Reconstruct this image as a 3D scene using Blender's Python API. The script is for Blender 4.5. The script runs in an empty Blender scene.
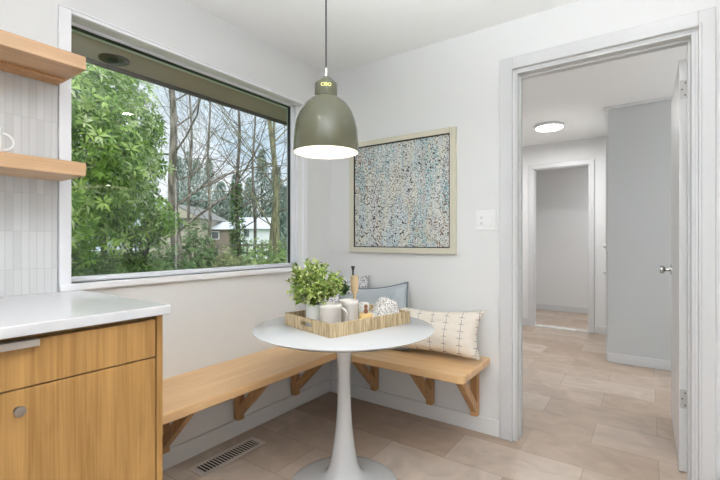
import bpy, bmesh, math, random
from mathutils import Vector, Matrix, Euler, noise
PI = math.pi
R = math.radians
scene = bpy.context.scene
COL = scene.collection

# ------------------------------------------------------------------ camera
cam_d = bpy.data.cameras.new('camera'); cam = bpy.data.objects.new('camera', cam_d); COL.objects.link(cam)
cam_d.sensor_width = 36; cam_d.lens = 36 * 410 / 720; cam_d.clip_start = .05; cam_d.clip_end = 200
cam.location = (1.986, -2.429, 1.15); cam.rotation_euler = (R(90), 0, R(35.086))
scene.camera = cam

# ------------------------------------------------------------------ world, sun, area lights, exposure
scene.view_settings.view_transform = 'Standard'; scene.view_settings.look = 'None'
scene.view_settings.gamma = 1; scene.view_settings.exposure = 0.40
w = bpy.data.worlds.new('overcast_sky'); scene.world = w; w.use_nodes = True
nt = w.node_tree; nt.nodes.clear()
wo = nt.nodes.new('ShaderNodeOutputWorld'); bg = nt.nodes.new('ShaderNodeBackground')
tc = nt.nodes.new('ShaderNodeTexCoord'); nz = nt.nodes.new('ShaderNodeTexNoise'); rp = nt.nodes.new('ShaderNodeValToRGB')
nz.inputs['Scale'].default_value = 3.0; nz.inputs['Detail'].default_value = 4
rp.color_ramp.elements[0].position = .38; rp.color_ramp.elements[0].color = (.50, .68, .84, 1)
rp.color_ramp.elements[1].position = .60; rp.color_ramp.elements[1].color = (.86, .90, .93, 1)
nt.links.new(tc.outputs['Generated'], nz.inputs['Vector']); nt.links.new(nz.outputs['Fac'], rp.inputs['Fac'])
nt.links.new(rp.outputs['Color'], bg.inputs['Color']); bg.inputs['Strength'].default_value = .95
nt.links.new(bg.outputs[0], wo.inputs[0])
def light(name, kind, loc, rot=(0, 0, 0), energy=10, color=(1, 1, 1), **kw):
    d = bpy.data.lights.new(name, kind); d.energy = energy; d.color = color
    for k, v in kw.items(): setattr(d, k, v)
    o = bpy.data.objects.new(name, d); COL.objects.link(o); o.location = loc; o.rotation_euler = rot
    return o
light('leaf_fill_sun', 'SUN', (0, 0, 9), Euler((R(18), R(28), 0)), 2.2, (1, .98, .94), angle=R(50))  # broad soft sun added under the overcast sky to lift the leaves
light('rear_fill', 'AREA', (2.0, -4.9, 1.45), (R(90), 0, 0), 11, (.92, .96, 1), shape='RECTANGLE', size=3.2, size_y=1.9)  # added fill light behind the camera, no window seen there
light('overhead_fill', 'AREA', (2.5, -3.5, 2.37), (0, 0, 0), 1.5, (.95, .98, 1), shape='RECTANGLE', size=1.6, size_y=1.2)  # unseen overhead area light added to fill the room
light('ceiling_bounce_fill', 'AREA', (2.1, -2.8, 1.1), (R(154), 0, R(17)), 61, (.90, .95, 1), shape='RECTANGLE', size=1.0, size_y=.8, spread=R(90))  # unseen up-facing area light added to brighten the ceiling and even out the walls

# ------------------------------------------------------------------ materials
def newmat(name):
    m = bpy.data.materials.new(name); m.use_nodes = True
    return m, m.node_tree, m.node_tree.nodes['Principled BSDF']
def pmat(name, col, rough=.5, metal=0, emit=None, es=0, spec=None, coat=0, trans=0, bump=0, bscale=60):
    m, t, b = newmat(name)
    b.inputs['Base Color'].default_value = (*col, 1); b.inputs['Roughness'].default_value = rough
    b.inputs['Metallic'].default_value = metal
    if spec is not None: b.inputs['Specular IOR Level'].default_value = spec
    if coat: b.inputs['Coat Weight'].default_value = coat; b.inputs['Coat Roughness'].default_value = .05
    if trans: b.inputs['Transmission Weight'].default_value = trans
    if emit: b.inputs['Emission Color'].default_value = (*emit, 1); b.inputs['Emission Strength'].default_value = es
    n = t.nodes.new('ShaderNodeTexNoise'); n.inputs['Scale'].default_value = bscale
    if bump:
        tcx = t.nodes.new('ShaderNodeTexCoord'); t.links.new(tcx.outputs['Object'], n.inputs['Vector'])
        bp = t.nodes.new('ShaderNodeBump'); bp.inputs['Strength'].default_value = bump; bp.inputs['Distance'].default_value = .01
        t.links.new(n.outputs['Fac'], bp.inputs['Height']); t.links.new(bp.outputs[0], b.inputs['Normal'])
    else: t.nodes.remove(n)
    return m
def bark(name, c1, c2, sc=18):
    m = pmat(name, c1, .9, bump=1, bscale=22); t = m.node_tree; b = t.nodes['Principled BSDF']
    mp = mapping(t, (1, 1, .22)); n = t.nodes.new('ShaderNodeTexNoise'); n.inputs['Scale'].default_value = sc; n.inputs['Detail'].default_value = 5
    t.links.new(mp.outputs[0], n.inputs['Vector']); r = ramp(t, [(.38, c1), (.62, c2)]); t.links.new(n.outputs['Fac'], r.inputs['Fac']); t.links.new(r.outputs[0], b.inputs['Base Color'])
    return m
def ramp(t, stops):
    r = t.nodes.new('ShaderNodeValToRGB'); e = r.color_ramp.elements
    while len(e) < len(stops): e.new(.5)
    for i, (p, c) in enumerate(stops): e[i].position = p; e[i].color = (*c, 1)
    return r
def mapping(t, scale=(1, 1, 1), rot=(0, 0, 0), loc=(0, 0, 0), src='Object'):
    c = t.nodes.new('ShaderNodeTexCoord'); m = t.nodes.new('ShaderNodeMapping')
    m.inputs['Scale'].default_value = scale; m.inputs['Rotation'].default_value = rot; m.inputs['Location'].default_value = loc
    t.links.new(c.outputs[src], m.inputs['Vector']); return m
def wood(name, c1, c2, axis='y', rough=.38, s=1.0):
    m, t, b = newmat(name)
    sc = {'x': (1.2, 14, 14), 'y': (14, 1.2, 14), 'z': (14, 14, 1.2)}[axis]
    mp = mapping(t, tuple(v * s for v in sc))
    n = t.nodes.new('ShaderNodeTexNoise'); n.inputs['Scale'].default_value = 1.6; n.inputs['Detail'].default_value = 5; n.inputs['Distortion'].default_value = .6
    t.links.new(mp.outputs[0], n.inputs['Vector'])
    sc2 = {'x': (2, 120, 120), 'y': (120, 2, 120), 'z': (120, 120, 2)}[axis]
    mp2 = mapping(t, sc2); n2 = t.nodes.new('ShaderNodeTexNoise'); n2.inputs['Scale'].default_value = 1.5; n2.inputs['Detail'].default_value = 2
    t.links.new(mp2.outputs[0], n2.inputs['Vector'])
    ad = t.nodes.new('ShaderNodeMix'); ad.data_type = 'FLOAT'; ad.inputs[0].default_value = .35
    t.links.new(n.outputs['Fac'], ad.inputs[2]); t.links.new(n2.outputs['Fac'], ad.inputs[3])
    r = ramp(t, [(.35, c1), (.65, c2)]); t.links.new(ad.outputs[0], r.inputs['Fac'])
    t.links.new(r.outputs[0], b.inputs['Base Color']); b.inputs['Roughness'].default_value = rough
    return m
M = {}
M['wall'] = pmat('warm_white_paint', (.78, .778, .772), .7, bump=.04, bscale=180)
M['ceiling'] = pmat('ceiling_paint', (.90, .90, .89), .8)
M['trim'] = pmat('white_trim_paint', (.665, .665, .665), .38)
M['window_trim'] = pmat('bright_window_trim', (.86, .86, .88), .35)
M['vinyl'] = pmat('white_window_vinyl', (.80, .81, .84), .35)
M['grey_wall'] = pmat('hall_grey_paint', (.56, .575, .57), .7)
M['door'] = pmat('door_white_enamel', (.74, .74, .735), .35)
M['counter'] = pmat('white_quartz', (.68, .68, .69), .18)
M['cab'] = wood('oak_veneer', (.30, .150, .040), (.50, .285, .098), 'z')
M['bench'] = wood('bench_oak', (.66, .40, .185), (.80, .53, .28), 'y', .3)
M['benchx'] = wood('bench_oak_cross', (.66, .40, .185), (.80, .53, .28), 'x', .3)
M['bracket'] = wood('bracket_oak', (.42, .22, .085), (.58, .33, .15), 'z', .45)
M['shelf'] = wood('shelf_oak', (.47, .285, .15), (.60, .39, .225), 'y', .4)
M['metal'] = pmat('brushed_nickel', (.62, .58, .54), .28, 1)
M['hinge_metal'] = pmat('satin_hinge', (.55, .54, .52), .5, .3)
M['knob_metal'] = pmat('aged_nickel', (.36, .33, .31), .3, 1)
M['chrome'] = pmat('satin_steel', (.55, .55, .54), .2, 1)
M['dark'] = pmat('dark_gap', (.02, .015, .012), .8)
M['table'] = pmat('white_lacquer', (.63, .635, .64), .16, coat=.3)
M['table_edge'] = pmat('white_lacquer_edge', (.70, .71, .72), .3)
M['olive'] = pmat('olive_gloss_enamel', (.105, .103, .068), .10, spec=.32)
M['shade_in'] = pmat('white_inner_enamel', (.62, .61, .57), .5)
M['black'] = pmat('black_plastic', (.015, .015, .015), .4)
M['bulb'] = pmat('lit_bulb', (1, 1, 1), .5, emit=(1, .9, .7), es=5)
M['led'] = pmat('lit_diffuser', (1, 1, 1), .5, emit=(1, .97, .92), es=9)
M['letter'] = pmat('yellow_lettering', (.85, .85, .25), .5)
M['ceramic'] = pmat('cream_stoneware', (.84, .80, .76), .4, bump=.05)
M['white_ceramic'] = pmat('white_ceramic', (.80, .79, .77), .4)
M['shelf_mug'] = pmat('white_glazed_mug', (.85, .84, .83), .25)
M['soil'] = pmat('potting_soil', (.05, .035, .02), .9)
M['soffit'] = pmat('taupe_soffit_paint', (.46, .34, .245), .7)
M['fascia'] = pmat('dark_fascia', (.09, .07, .045), .7)
M['siding'] = pmat('beige_siding', (.50, .45, .36), .8)
M['siding_white'] = pmat('white_siding', (.80, .82, .85), .8)
M['siding_brown'] = pmat('brown_siding', (.26, .21, .17), .8)
M['roof'] = pmat('pale_wet_roof', (.62, .66, .72), .5)
M['roof_dark'] = pmat('grey_shingles', (.24, .24, .23), .8)
M['pane_dark'] = pmat('house_window_glass', (.12, .14, .15), .1)
M['fence'] = pmat('weathered_fence', (.22, .20, .17), .9)
M['rim'] = pmat('register_metal', (.66, .60, .54), .45, .1)
M['plate'] = pmat('white_plastic_plate', (.86, .86, .85), .35)

def tiles_floor():
    m, t, b = newmat('stone_floor_tile')
    mp = mapping(t, (1, 1, 1), (0, 0, 0), (.14, .09, 0))
    br = t.nodes.new('ShaderNodeTexBrick'); br.offset = .5
    br.inputs['Scale'].default_value = 1; br.inputs['Brick Width'].default_value = .62; br.inputs['Row Height'].default_value = .31
    br.inputs['Mortar Size'].default_value = .0025; br.inputs['Mortar Smooth'].default_value = .3; br.inputs['Bias'].default_value = 0
    br.inputs['Color1'].default_value = (.41, .305, .225, 1); br.inputs['Color2'].default_value = (.575, .485, .41, 1)
    br.inputs['Mortar'].default_value = (.36, .28, .225, 1)
    t.links.new(mp.outputs[0], br.inputs['Vector'])
    n = t.nodes.new('ShaderNodeTexNoise'); n.inputs['Scale'].default_value = 5; n.inputs['Detail'].default_value = 6; n.inputs['Distortion'].default_value = 1.2
    mp2 = mapping(t, (1, 1.2, 1)); t.links.new(mp2.outputs[0], n.inputs['Vector'])
    r = ramp(t, [(.3, (.86, .84, .82)), (.7, (1.12, 1.12, 1.12))]); t.links.new(n.outputs['Fac'], r.inputs['Fac'])
    mx = t.nodes.new('ShaderNodeMix'); mx.data_type = 'RGBA'; mx.blend_type = 'MULTIPLY'; mx.inputs[0].default_value = 1
    t.links.new(br.outputs['Color'], mx.inputs[6]); t.links.new(r.outputs[0], mx.inputs[7]); t.links.new(mx.outputs[2], b.inputs['Base Color'])
    b.inputs['Roughness'].default_value = .38
    bp = t.nodes.new('ShaderNodeBump'); bp.inputs['Strength'].default_value = .25; bp.inputs['Distance'].default_value = .002
    iv = t.nodes.new('ShaderNodeMath'); iv.operation = 'SUBTRACT'; iv.inputs[0].default_value = 1
    t.links.new(br.outputs['Fac'], iv.inputs[1]); t.links.new(iv.outputs[0], bp.inputs['Height']); t.links.new(bp.outputs[0], b.inputs['Normal'])
    return m
M['floor'] = tiles_floor()
def splash():
    m, t, b = newmat('glazed_finger_tile')
    c = t.nodes.new('ShaderNodeTexCoord'); s = t.nodes.new('ShaderNodeSeparateXYZ'); k = t.nodes.new('ShaderNodeCombineXYZ')
    t.links.new(c.outputs['Object'], s.inputs[0]); t.links.new(s.outputs[2], k.inputs[0]); t.links.new(s.outputs[1], k.inputs[1])
    br = t.nodes.new('ShaderNodeTexBrick'); br.offset = 0
    br.inputs['Scale'].default_value = 1; br.inputs['Brick Width'].default_value = .148; br.inputs['Row Height'].default_value = .0245
    br.inputs['Mortar Size'].default_value = .0013; br.inputs['Mortar Smooth'].default_value = .4
    br.inputs['Color1'].default_value = (.60, .60, .60, 1); br.inputs['Color2'].default_value = (.68, .68, .675, 1); br.inputs['Mortar'].default_value = (.56, .56, .56, 1)
    t.links.new(k.outputs[0], br.inputs['Vector']); t.links.new(br.outputs['Color'], b.inputs['Base Color'])
    b.inputs['Roughness'].default_value = .15
    bp = t.nodes.new('ShaderNodeBump'); bp.inputs['Strength'].default_value = .5; bp.inputs['Distance'].default_value = .002; bp.invert = True
    t.links.new(br.outputs['Fac'], bp.inputs['Height']); t.links.new(bp.outputs[0], b.inputs['Normal'])
    return m
M['splash'] = splash()
def glass():
    m = bpy.data.materials.new('window_glass'); m.use_nodes = True; t = m.node_tree; t.nodes.clear()
    o = t.nodes.new('ShaderNodeOutputMaterial'); mix = t.nodes.new('ShaderNodeMixShader')
    tr = t.nodes.new('ShaderNodeBsdfTransparent'); gl = t.nodes.new('ShaderNodeBsdfGlossy'); gl.inputs['Roughness'].default_value = 0.0
    tr.inputs['Color'].default_value = (.995, 1, .998, 1)
    lw = t.nodes.new('ShaderNodeLayerWeight'); lw.inputs['Blend'].default_value = .5
    pw = t.nodes.new('ShaderNodeMath'); pw.operation = 'POWER'; pw.inputs[1].default_value = 5; t.links.new(lw.outputs['Facing'], pw.inputs[0])
    ma = t.nodes.new('ShaderNodeMath'); ma.operation = 'MULTIPLY_ADD'; ma.inputs[1].default_value = .8; ma.inputs[2].default_value = .036; t.links.new(pw.outputs[0], ma.inputs[0])
    t.links.new(ma.outputs[0], mix.inputs[0]); t.links.new(tr.outputs[0], mix.inputs[1]); t.links.new(gl.outputs[0], mix.inputs[2]); t.links.new(mix.outputs[0], o.inputs[0])
    return m
M['glass'] = glass()
def art():
    m, t, b = newmat('speckled_abstract_canvas')
    def noi(scale, det=2, mps=(1, 1, 1), loc=(0, 0, 0), dist=0):
        mp = mapping(t, mps, (0, 0, 0), loc); n = t.nodes.new('ShaderNodeTexNoise'); n.inputs['Scale'].default_value = scale
        n.inputs['Detail'].default_value = det; n.inputs['Distortion'].default_value = dist
        t.links.new(mp.outputs[0], n.inputs['Vector']); return n
    def mixc(fac, a, c):
        x = t.nodes.new('ShaderNodeMix'); x.data_type = 'RGBA'
        t.links.new(fac, x.inputs[0])
        if isinstance(a, tuple): x.inputs[6].default_value = (*a, 1)
        else: t.links.new(a, x.inputs[6])
        if isinstance(c, tuple): x.inputs[7].default_value = (*c, 1)
        else: t.links.new(c, x.inputs[7])
        return x.outputs[2]
    def thr(src, lo, hi):
        r = t.nodes.new('ShaderNodeMapRange'); r.inputs[1].default_value = lo; r.inputs[2].default_value = hi; t.links.new(src, r.inputs[0]); return r.outputs[0]
    def mul(a, c):
        x = t.nodes.new('ShaderNodeMath'); x.operation = 'MULTIPLY'; t.links.new(a, x.inputs[0]); t.links.new(c, x.inputs[1]); return x.outputs[0]
    # vertical colour drips
    st = noi(7, 3, (1.2, 1, .28), dist=.5)
    rb = ramp(t, [(.30, (.40, .46, .50)), (.42, (.58, .59, .57)), (.50, (.60, .58, .49)), (.58, (.45, .54, .57)), (.68, (.56, .51, .47))])
    t.links.new(st.outputs['Fac'], rb.inputs['Fac'])
    col = rb.outputs[0]
    a = noi(100, 1, (1, 1, 1), (3, 0, 1)); am = noi(6, 2, (1.3, 1, .4), (9, 0, 2))
    col = mixc(mul(thr(a.outputs['Fac'], .55, .60), thr(am.outputs['Fac'], .30, .5)), col, (.82, .83, .80))
    a = noi(90, 1, (1, 1, 1), (7, 0, 4)); am = noi(5, 2, (1.5, 1, .35), (1, 0, 7))
    col = mixc(mul(thr(a.outputs['Fac'], .58, .61), thr(am.outputs['Fac'], .50, .58)), col, (.20, .10, .05))
    a = noi(110, 1, (1, 1, 1), (2, 0, 9)); am = noi(5, 2, (1.5, 1, .35), (5, 0, 3))
    col = mixc(mul(thr(a.outputs['Fac'], .58, .62), thr(am.outputs['Fac'], .52, .58)), col, (.05, .33, .38))
    a = noi(115, 1, (1, 1, 1), (4, 0, 6))
    col = mixc(thr(a.outputs['Fac'], .60, .63), col, (.11, .11, .12))
    a = noi(48, 1, (1, 1, 1), (8, 0, 2)); am = noi(4, 2, (1.8, 1, .5), (2, 0, 1))
    col = mixc(mul(thr(a.outputs['Fac'], .62, .64), thr(am.outputs['Fac'], .48, .55)), col, (.02, .02, .025))
    t.links.new(col, b.inputs['Base Color']); b.inputs['Roughness'].default_value = .6
    return m
M['art'] = art()
M['frame'] = pmat('champagne_frame', (.66, .62, .50), .4, .15)
def leafmat(name, stops, rough=.4, trans=.25):
    m, t, b = newmat(name)
    a = t.nodes.new('ShaderNodeAttribute'); a.attribute_name = 'tone'
    r = ramp(t, stops); t.links.new(a.outputs['Fac'], r.inputs['Fac']); t.links.new(r.outputs[0], b.inputs['Base Color'])
    b.inputs['Roughness'].default_value = rough
    tl = t.nodes.new('ShaderNodeBsdfTranslucent'); mx = t.nodes.new('ShaderNodeMixShader'); mx.inputs[0].default_value = trans
    t.links.new(r.outputs[0], tl.inputs[0]); t.links.new(b.outputs[0], mx.inputs[1]); t.links.new(tl.outputs[0], mx.inputs[2])
    t.links.new(mx.outputs[0], t.nodes['Material Output'].inputs[0])
    return m
M['laurel'] = leafmat('laurel_leaf', [(0, (.05, .13, .025)), (.4, (.23, .42, .06)), (.75, (.48, .66, .16)), (1, (.80, .86, .55))], .3)
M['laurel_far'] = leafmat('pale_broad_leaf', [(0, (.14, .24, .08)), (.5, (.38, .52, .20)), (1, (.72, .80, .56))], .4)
M['shrub_dark'] = leafmat('shrub_dark_leaf', [(0, (.06, .13, .04)), (.6, (.17, .30, .09)), (1, (.34, .46, .20))])
M['shrub_yellow'] = leafmat('shrub_olive_leaf', [(0, (.14, .18, .06)), (.6, (.33, .38, .14)), (1, (.50, .52, .26))])
M['shrub_light'] = leafmat('shrub_bright_leaf', [(0, (.12, .23, .06)), (.6, (.28, .42, .12)), (1, (.50, .62, .26))])
M['ivy'] = leafmat('ivy_leaf', [(0, (.05, .12, .035)), (.6, (.15, .28, .07)), (1, (.30, .44, .15))])
M['conifer'] = leafmat('hazed_needle', [(0, (.14, .21, .17)), (.6, (.26, .35, .29)), (1, (.42, .50, .43))], .8)  # pale grey-green, distance haze mixed into the needle colour
M['house_plant'] = leafmat('boxwood_leaf', [(0, (.10, .20, .03)), (.45, (.36, .50, .10)), (.8, (.62, .70, .22)), (1, (.80, .84, .50))], .45)
M['succulent'] = leafmat('small_plant_leaf', [(0, (.03, .09, .03)), (1, (.12, .22, .07))], .45)
M['stem'] = pmat('green_stem', (.12, .14, .04), .7)
M['bark'] = bark('grey_bark', (.10, .085, .065), (.34, .30, .25))
M['bark_moss'] = bark('mossy_bark', (.12, .105, .07), (.30, .30, .16))
M['bark_dark'] = bark('dark_bark', (.07, .06, .05), (.22, .20, .17))
M['grass'] = pmat('lawn', (.13, .20, .06), .9, bump=.5, bscale=20)
M['velvet'] = pmat('grey_blue_velvet', (.42, .46, .49), .7, bump=.3, bscale=90)
M['velvet'].node_tree.nodes['Principled BSDF'].inputs['Sheen Weight'].default_value = .5
M['piping'] = pmat('slate_piping', (.17, .20, .23), .7)
M['amber'] = pmat('amber_wax', (.72, .50, .20), .3)
M['cork'] = pmat('brown_stopper', (.20, .075, .035), .5)
M['tan_glass'] = pmat('tan_bottle_glaze', (.62, .46, .28), .15, coat=.5)
M['wicker'] = wood('woven_bamboo', (.30, .20, .10), (.76, .61, .38), 'z', .55, 6)
def stitched():
    m, t, b = newmat('cream_linen_with_stitched_stripes')
    c = t.nodes.new('ShaderNodeTexCoord'); s = t.nodes.new('ShaderNodeSeparateXYZ'); t.links.new(c.outputs['Object'], s.inputs[0])
    def mth(op, a, bb=None, cc=None):
        x = t.nodes.new('ShaderNodeMath'); x.operation = op
        for i, v in enumerate((a, bb, cc)):
            if v is None: continue
            if isinstance(v, (int, float)): x.inputs[i].default_value = v
            else: t.links.new(v, x.inputs[i])
        return x.outputs[0]
    X, Y = s.outputs[0], s.outputs[1]
    fx = mth('ABSOLUTE', mth('SUBTRACT', mth('FRACT', mth('DIVIDE', mth('ADD', X, 5.03), .088)), .5))      # 0 at stripe
    dx = mth('MULTIPLY', fx, .088)
    dash = mth('GREATER_THAN', mth('FRACT', mth('DIVIDE', mth('ADD', Y, 5), .012)), .45)
    line = mth('MULTIPLY', mth('LESS_THAN', dx, .0017), dash)
    tick = mth('MULTIPLY', mth('LESS_THAN', dx, .016), mth('LESS_THAN', mth('FRACT', mth('DIVIDE', mth('ADD', mth('ADD', Y, mth('MULTIPLY', dx, .3)), 5), .040)), .075))
    f = mth('MAXIMUM', line, mth('MULTIPLY', tick, .75))
    mx = t.nodes.new('ShaderNodeMix'); mx.data_type = 'RGBA'; t.links.new(f, mx.inputs[0])
    mx.inputs[6].default_value = (.78, .71, .62, 1); mx.inputs[7].default_value = (.10, .09, .10, 1)
    t.links.new(mx.outputs[2], b.inputs['Base Color']); b.inputs['Roughness'].default_value = .9
    return m
M['stitched'] = stitched()
def scribble(name, base, ink, scale, lo=.50, hi=.53, ms=(1, 1, 1)):
    m, t, b = newmat(name)
    mp = mapping(t, ms); n = t.nodes.new('ShaderNodeTexNoise'); n.inputs['Scale'].default_value = scale; n.inputs['Detail'].default_value = 1; n.inputs['Distortion'].default_value = 2
    t.links.new(mp.outputs[0], n.inputs['Vector'])
    r = ramp(t, [(lo, base), (hi, ink), (hi + .04, ink), (hi + .07, base)]); t.links.new(n.outputs['Fac'], r.inputs['Fac'])
    t.links.new(r.outputs[0], b.inputs['Base Color']); b.inputs['Roughness'].default_value = .9
    return m
M['towel'] = scribble('printed_tea_towel', (.80, .77, .73), (.10, .10, .11), 60)
M['napkin'] = scribble('white_printed_napkin', (.84, .83, .79), (.35, .33, .32), 45, .58, .60)
M['block'] = scribble('black_and_white_woven_pillow', (.72, .71, .73), (.14, .14, .16), 34, .48, .53)

# ------------------------------------------------------------------ mesh helpers
class MB:
    """collects shapes of one part"""
    def __init__(s): s.v = []; s.f = []; s.tone = []
    def add(s, vs, fs, tone=None):
        o = len(s.v); s.v += [tuple(v) for v in vs]; s.f += [tuple(i + o for i in f) for f in fs]
        if tone is not None: s.tone += [tone] * len(fs)
    def box(s, a, b, mat=None):
        (x0, y0, z0), (x1, y1, z1) = a, b
        vs = [Vector(p) for p in ((x0, y0, z0), (x1, y0, z0), (x1, y1, z0), (x0, y1, z0), (x0, y0, z1), (x1, y0, z1), (x1, y1, z1), (x0, y1, z1))]
        if mat: vs = [mat @ v for v in vs]
        s.add(vs, [(0, 3, 2, 1), (4, 5, 6, 7), (0, 1, 5, 4), (1, 2, 6, 5), (2, 3, 7, 6), (3, 0, 4, 7)]); return s
    def prism(s, pts, h, mat=None):       # pts in xy, extruded z 0..h
        n = len(pts); vs = [Vector((x, y, 0)) for x, y in pts] + [Vector((x, y, h)) for x, y in pts]
        if mat: vs = [mat @ v for v in vs]
        s.add(vs, [tuple(range(n))[::-1], tuple(range(n, 2 * n))] + [(i, (i + 1) % n, n + (i + 1) % n, n + i) for i in range(n)]); return s
    def lathe(s, prof, n=32, mat=None, c=(0, 0, 0)):
        vs = []; fs = []; c = Vector(c)
        for r, z in prof:
            for k in range(n):
                a = 2 * PI * k / n; vs.append(Vector((r * math.cos(a), r * math.sin(a), z)))
        for i in range(len(prof) - 1):
            for k in range(n):
                fs.append((i * n + k, i * n + (k + 1) % n, (i + 1) * n + (k + 1) % n, (i + 1) * n + k))
        if prof[0][0] > 1e-5: fs.append(tuple(range(n))[::-1])
        if prof[-1][0] > 1e-5: fs.append(tuple(range((len(prof) - 1) * n, len(prof) * n)))
        if mat: vs = [mat @ v for v in vs]
        s.add([v + c for v in vs], fs); return s
    def tube(s, pts, rad, n=8, closed=False):
        pts = [Vector(p) for p in pts]; m = len(pts); vs = []
        up = None
        for i, p in enumerate(pts):
            if closed: d = pts[(i + 1) % m] - pts[i - 1]
            else: d = pts[min(i + 1, m - 1)] - pts[max(i - 1, 0)]
            d.normalize()
            if up is None: up = d.orthogonal().normalized()
            up = up - d * up.dot(d)
            up = up.normalized() if up.length > 1e-6 else d.orthogonal().normalized()
            sd = d.cross(up); r = rad[i] if isinstance(rad, (list, tuple)) else rad
            for k in range(n):
                a = 2 * PI * k / n; vs.append(p + (up * math.cos(a) + sd * math.sin(a)) * r)
        fs = []
        for i in range(m if closed else m - 1):
            j = (i + 1) % m
            for k in range(n): fs.append((i * n + k, i * n + (k + 1) % n, j * n + (k + 1) % n, j * n + k))
        if not closed: fs += [tuple(range(n))[::-1], tuple(range((m - 1) * n, m * n))]
        s.add(vs, fs); return s
    def leaf(s, base, d, nrm, L, W, tone, droop=.15):
        d = d.normalized(); sd = d.cross(nrm)
        sd = sd.normalized() if sd.length > 1e-4 else d.orthogonal().normalized()
        nn = sd.cross(d).normalized()
        p0 = base; p1 = base + d * L * .45 - nn * 0; tip = base + d * L - nn * L * droop
        a = p1 + sd * W * .5 + nn * W * .15; b = p1 - sd * W * .5 + nn * W * .15
        s.add([p0, a, tip, b, p1], [(0, 4, 1), (4, 2, 1), (0, 3, 4), (4, 3, 2)], tone)
    def build(s, name, mat, parent=None, bevel=0, smooth=False, loc=None, rot=None, seg=2, sub=0):
        me = bpy.data.meshes.new(name); me.from_pydata(s.v, [], s.f); me.update()
        if s.tone:
            at = me.attributes.new('tone', 'FLOAT', 'FACE'); at.data.foreach_set('value', s.tone)
        else:
            bm = bmesh.new(); bm.from_mesh(me); bmesh.ops.recalc_face_normals(bm, faces=bm.faces); bm.to_mesh(me); bm.free()
        if isinstance(mat, str): mat = M[mat]
        me.materials.append(mat)
        if smooth:
            me.polygons.foreach_set('use_smooth', [True] * len(me.polygons))
        o = bpy.data.objects.new(name, me); COL.objects.link(o)
        if parent: o.parent = parent
        if loc: o.location = loc
        if rot: o.rotation_euler = rot
        if bevel:
            b = o.modifiers.new('bevel', 'BEVEL'); b.width = bevel; b.segments = seg; b.limit_method = 'ANGLE'; b.angle_limit = R(40)
            if smooth: pass
        if sub:
            q = o.modifiers.new('sub', 'SUBSURF'); q.levels = sub; q.render_levels = sub
        if smooth and not s.tone:
            me.set_sharp_from_angle(angle=R(50))
        return o
def box(a, b): return MB().box(a, b)
def thing(name, label, cat, loc=(0, 0, 0), rz=0, group=None):
    o = bpy.data.objects.new(name, None); COL.objects.link(o); o.location = loc; o.rotation_euler = (0, 0, rz); o.empty_display_size = .05
    return tag(o, label, cat, group)
def tag(o, label, cat, group=None):
    o['label'] = label; o['category'] = cat
    if group: o['group'] = group
    return o
def struct(name, mb, mat, label=None, parent=None, **kw):
    o = mb.build(name, mat, parent, **kw)
    if not parent: o['kind'] = 'structure'; o['label'] = label or name.replace('_', ' '); o['category'] = name.split('_')[0]
    return o

# ------------------------------------------------------------------ structure: room, hall, far room
CZ = 2.41
struct('floor', box((-.15, -5.1, -.12), (4.1, 6.0, 0)), 'floor', 'beige stone tile floor running from the nook into the hall')
struct('ceiling', box((-.15, -5.1, CZ), (4.1, 6.0, CZ + .15)), 'ceiling', 'flat white painted ceiling')
# window wall with opening y -1.72..-.308, z .967..2.07
OY0, OY1, OZ0, OZ1 = -1.72, -.308, .967, 2.096
wl = MB().box((-.15, -5.1, 0), (0, OY0, CZ)).box((-.15, OY1, 0), (0, 6.0, CZ)).box((-.15, OY0, 0), (0, OY1, OZ0)).box((-.15, OY0, OZ1), (0, OY1, CZ))
struct('wall_left', wl, 'wall', 'warm white wall holding the big picture window')
DX0, DX1, DZ = 1.362, 2.166, 2.115
wf = MB().box((0, 0, 0), (DX0, .12, CZ)).box((DX1, 0, 0), (3.95, .12, CZ)).box((DX0, 0, DZ), (DX1, .12, CZ))
struct('wall_front', wf, 'wall', 'white wall with the framed painting and the doorway')
struct('wall_right', box((3.95, -5.1, 0), (4.1, 6.0, CZ)), 'wall', 'white side wall outside the frame on the right')
bw = MB().box((0, -5.1, 0), (3.95, -4.98, .45)).box((0, -5.1, 2.38), (3.95, -4.98, CZ)).box((0, -5.1, .45), (.35, -4.98, 2.38)).box((3.65, -5.1, .45), (3.95, -4.98, 2.38))
struct('wall_rear', bw, 'wall', 'white wall behind the camera')
# hall
FY = 3.37
hf = MB().box((0, FY, 0), (.735, FY + .12, CZ)).box((1.388, FY, 0), (3.95, FY + .12, CZ)).box((.735, FY, 2.09), (1.388, FY + .12, CZ))
struct('wall_far', hf, 'wall', 'white wall at the end of the hall with an open doorway')
struct('wall_closet', box((1.676, 2.10, 0), (3.95, FY, CZ)), 'grey_wall', 'grey closet wall jutting into the hall behind the open door')
struct('wall_back_room', box((0, 4.85, 0), (3.95, 5.0, CZ)), 'wall', 'plain wall seen through the far doorway')
# baseboards
BB = .095
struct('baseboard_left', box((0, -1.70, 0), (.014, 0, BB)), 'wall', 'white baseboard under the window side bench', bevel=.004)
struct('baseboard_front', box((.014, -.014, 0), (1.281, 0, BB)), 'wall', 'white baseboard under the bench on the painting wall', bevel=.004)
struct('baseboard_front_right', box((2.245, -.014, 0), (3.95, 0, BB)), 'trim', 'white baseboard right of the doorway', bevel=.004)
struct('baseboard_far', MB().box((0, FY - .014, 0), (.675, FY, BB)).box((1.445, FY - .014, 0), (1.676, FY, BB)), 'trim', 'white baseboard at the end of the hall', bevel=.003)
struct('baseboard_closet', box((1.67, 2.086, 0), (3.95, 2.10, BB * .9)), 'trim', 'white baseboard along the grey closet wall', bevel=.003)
struct('baseboard_back_room', box((0, 4.836, 0), (3.95, 4.85, BB)), 'trim', 'white baseboard seen through the far doorway', bevel=.003)
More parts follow.
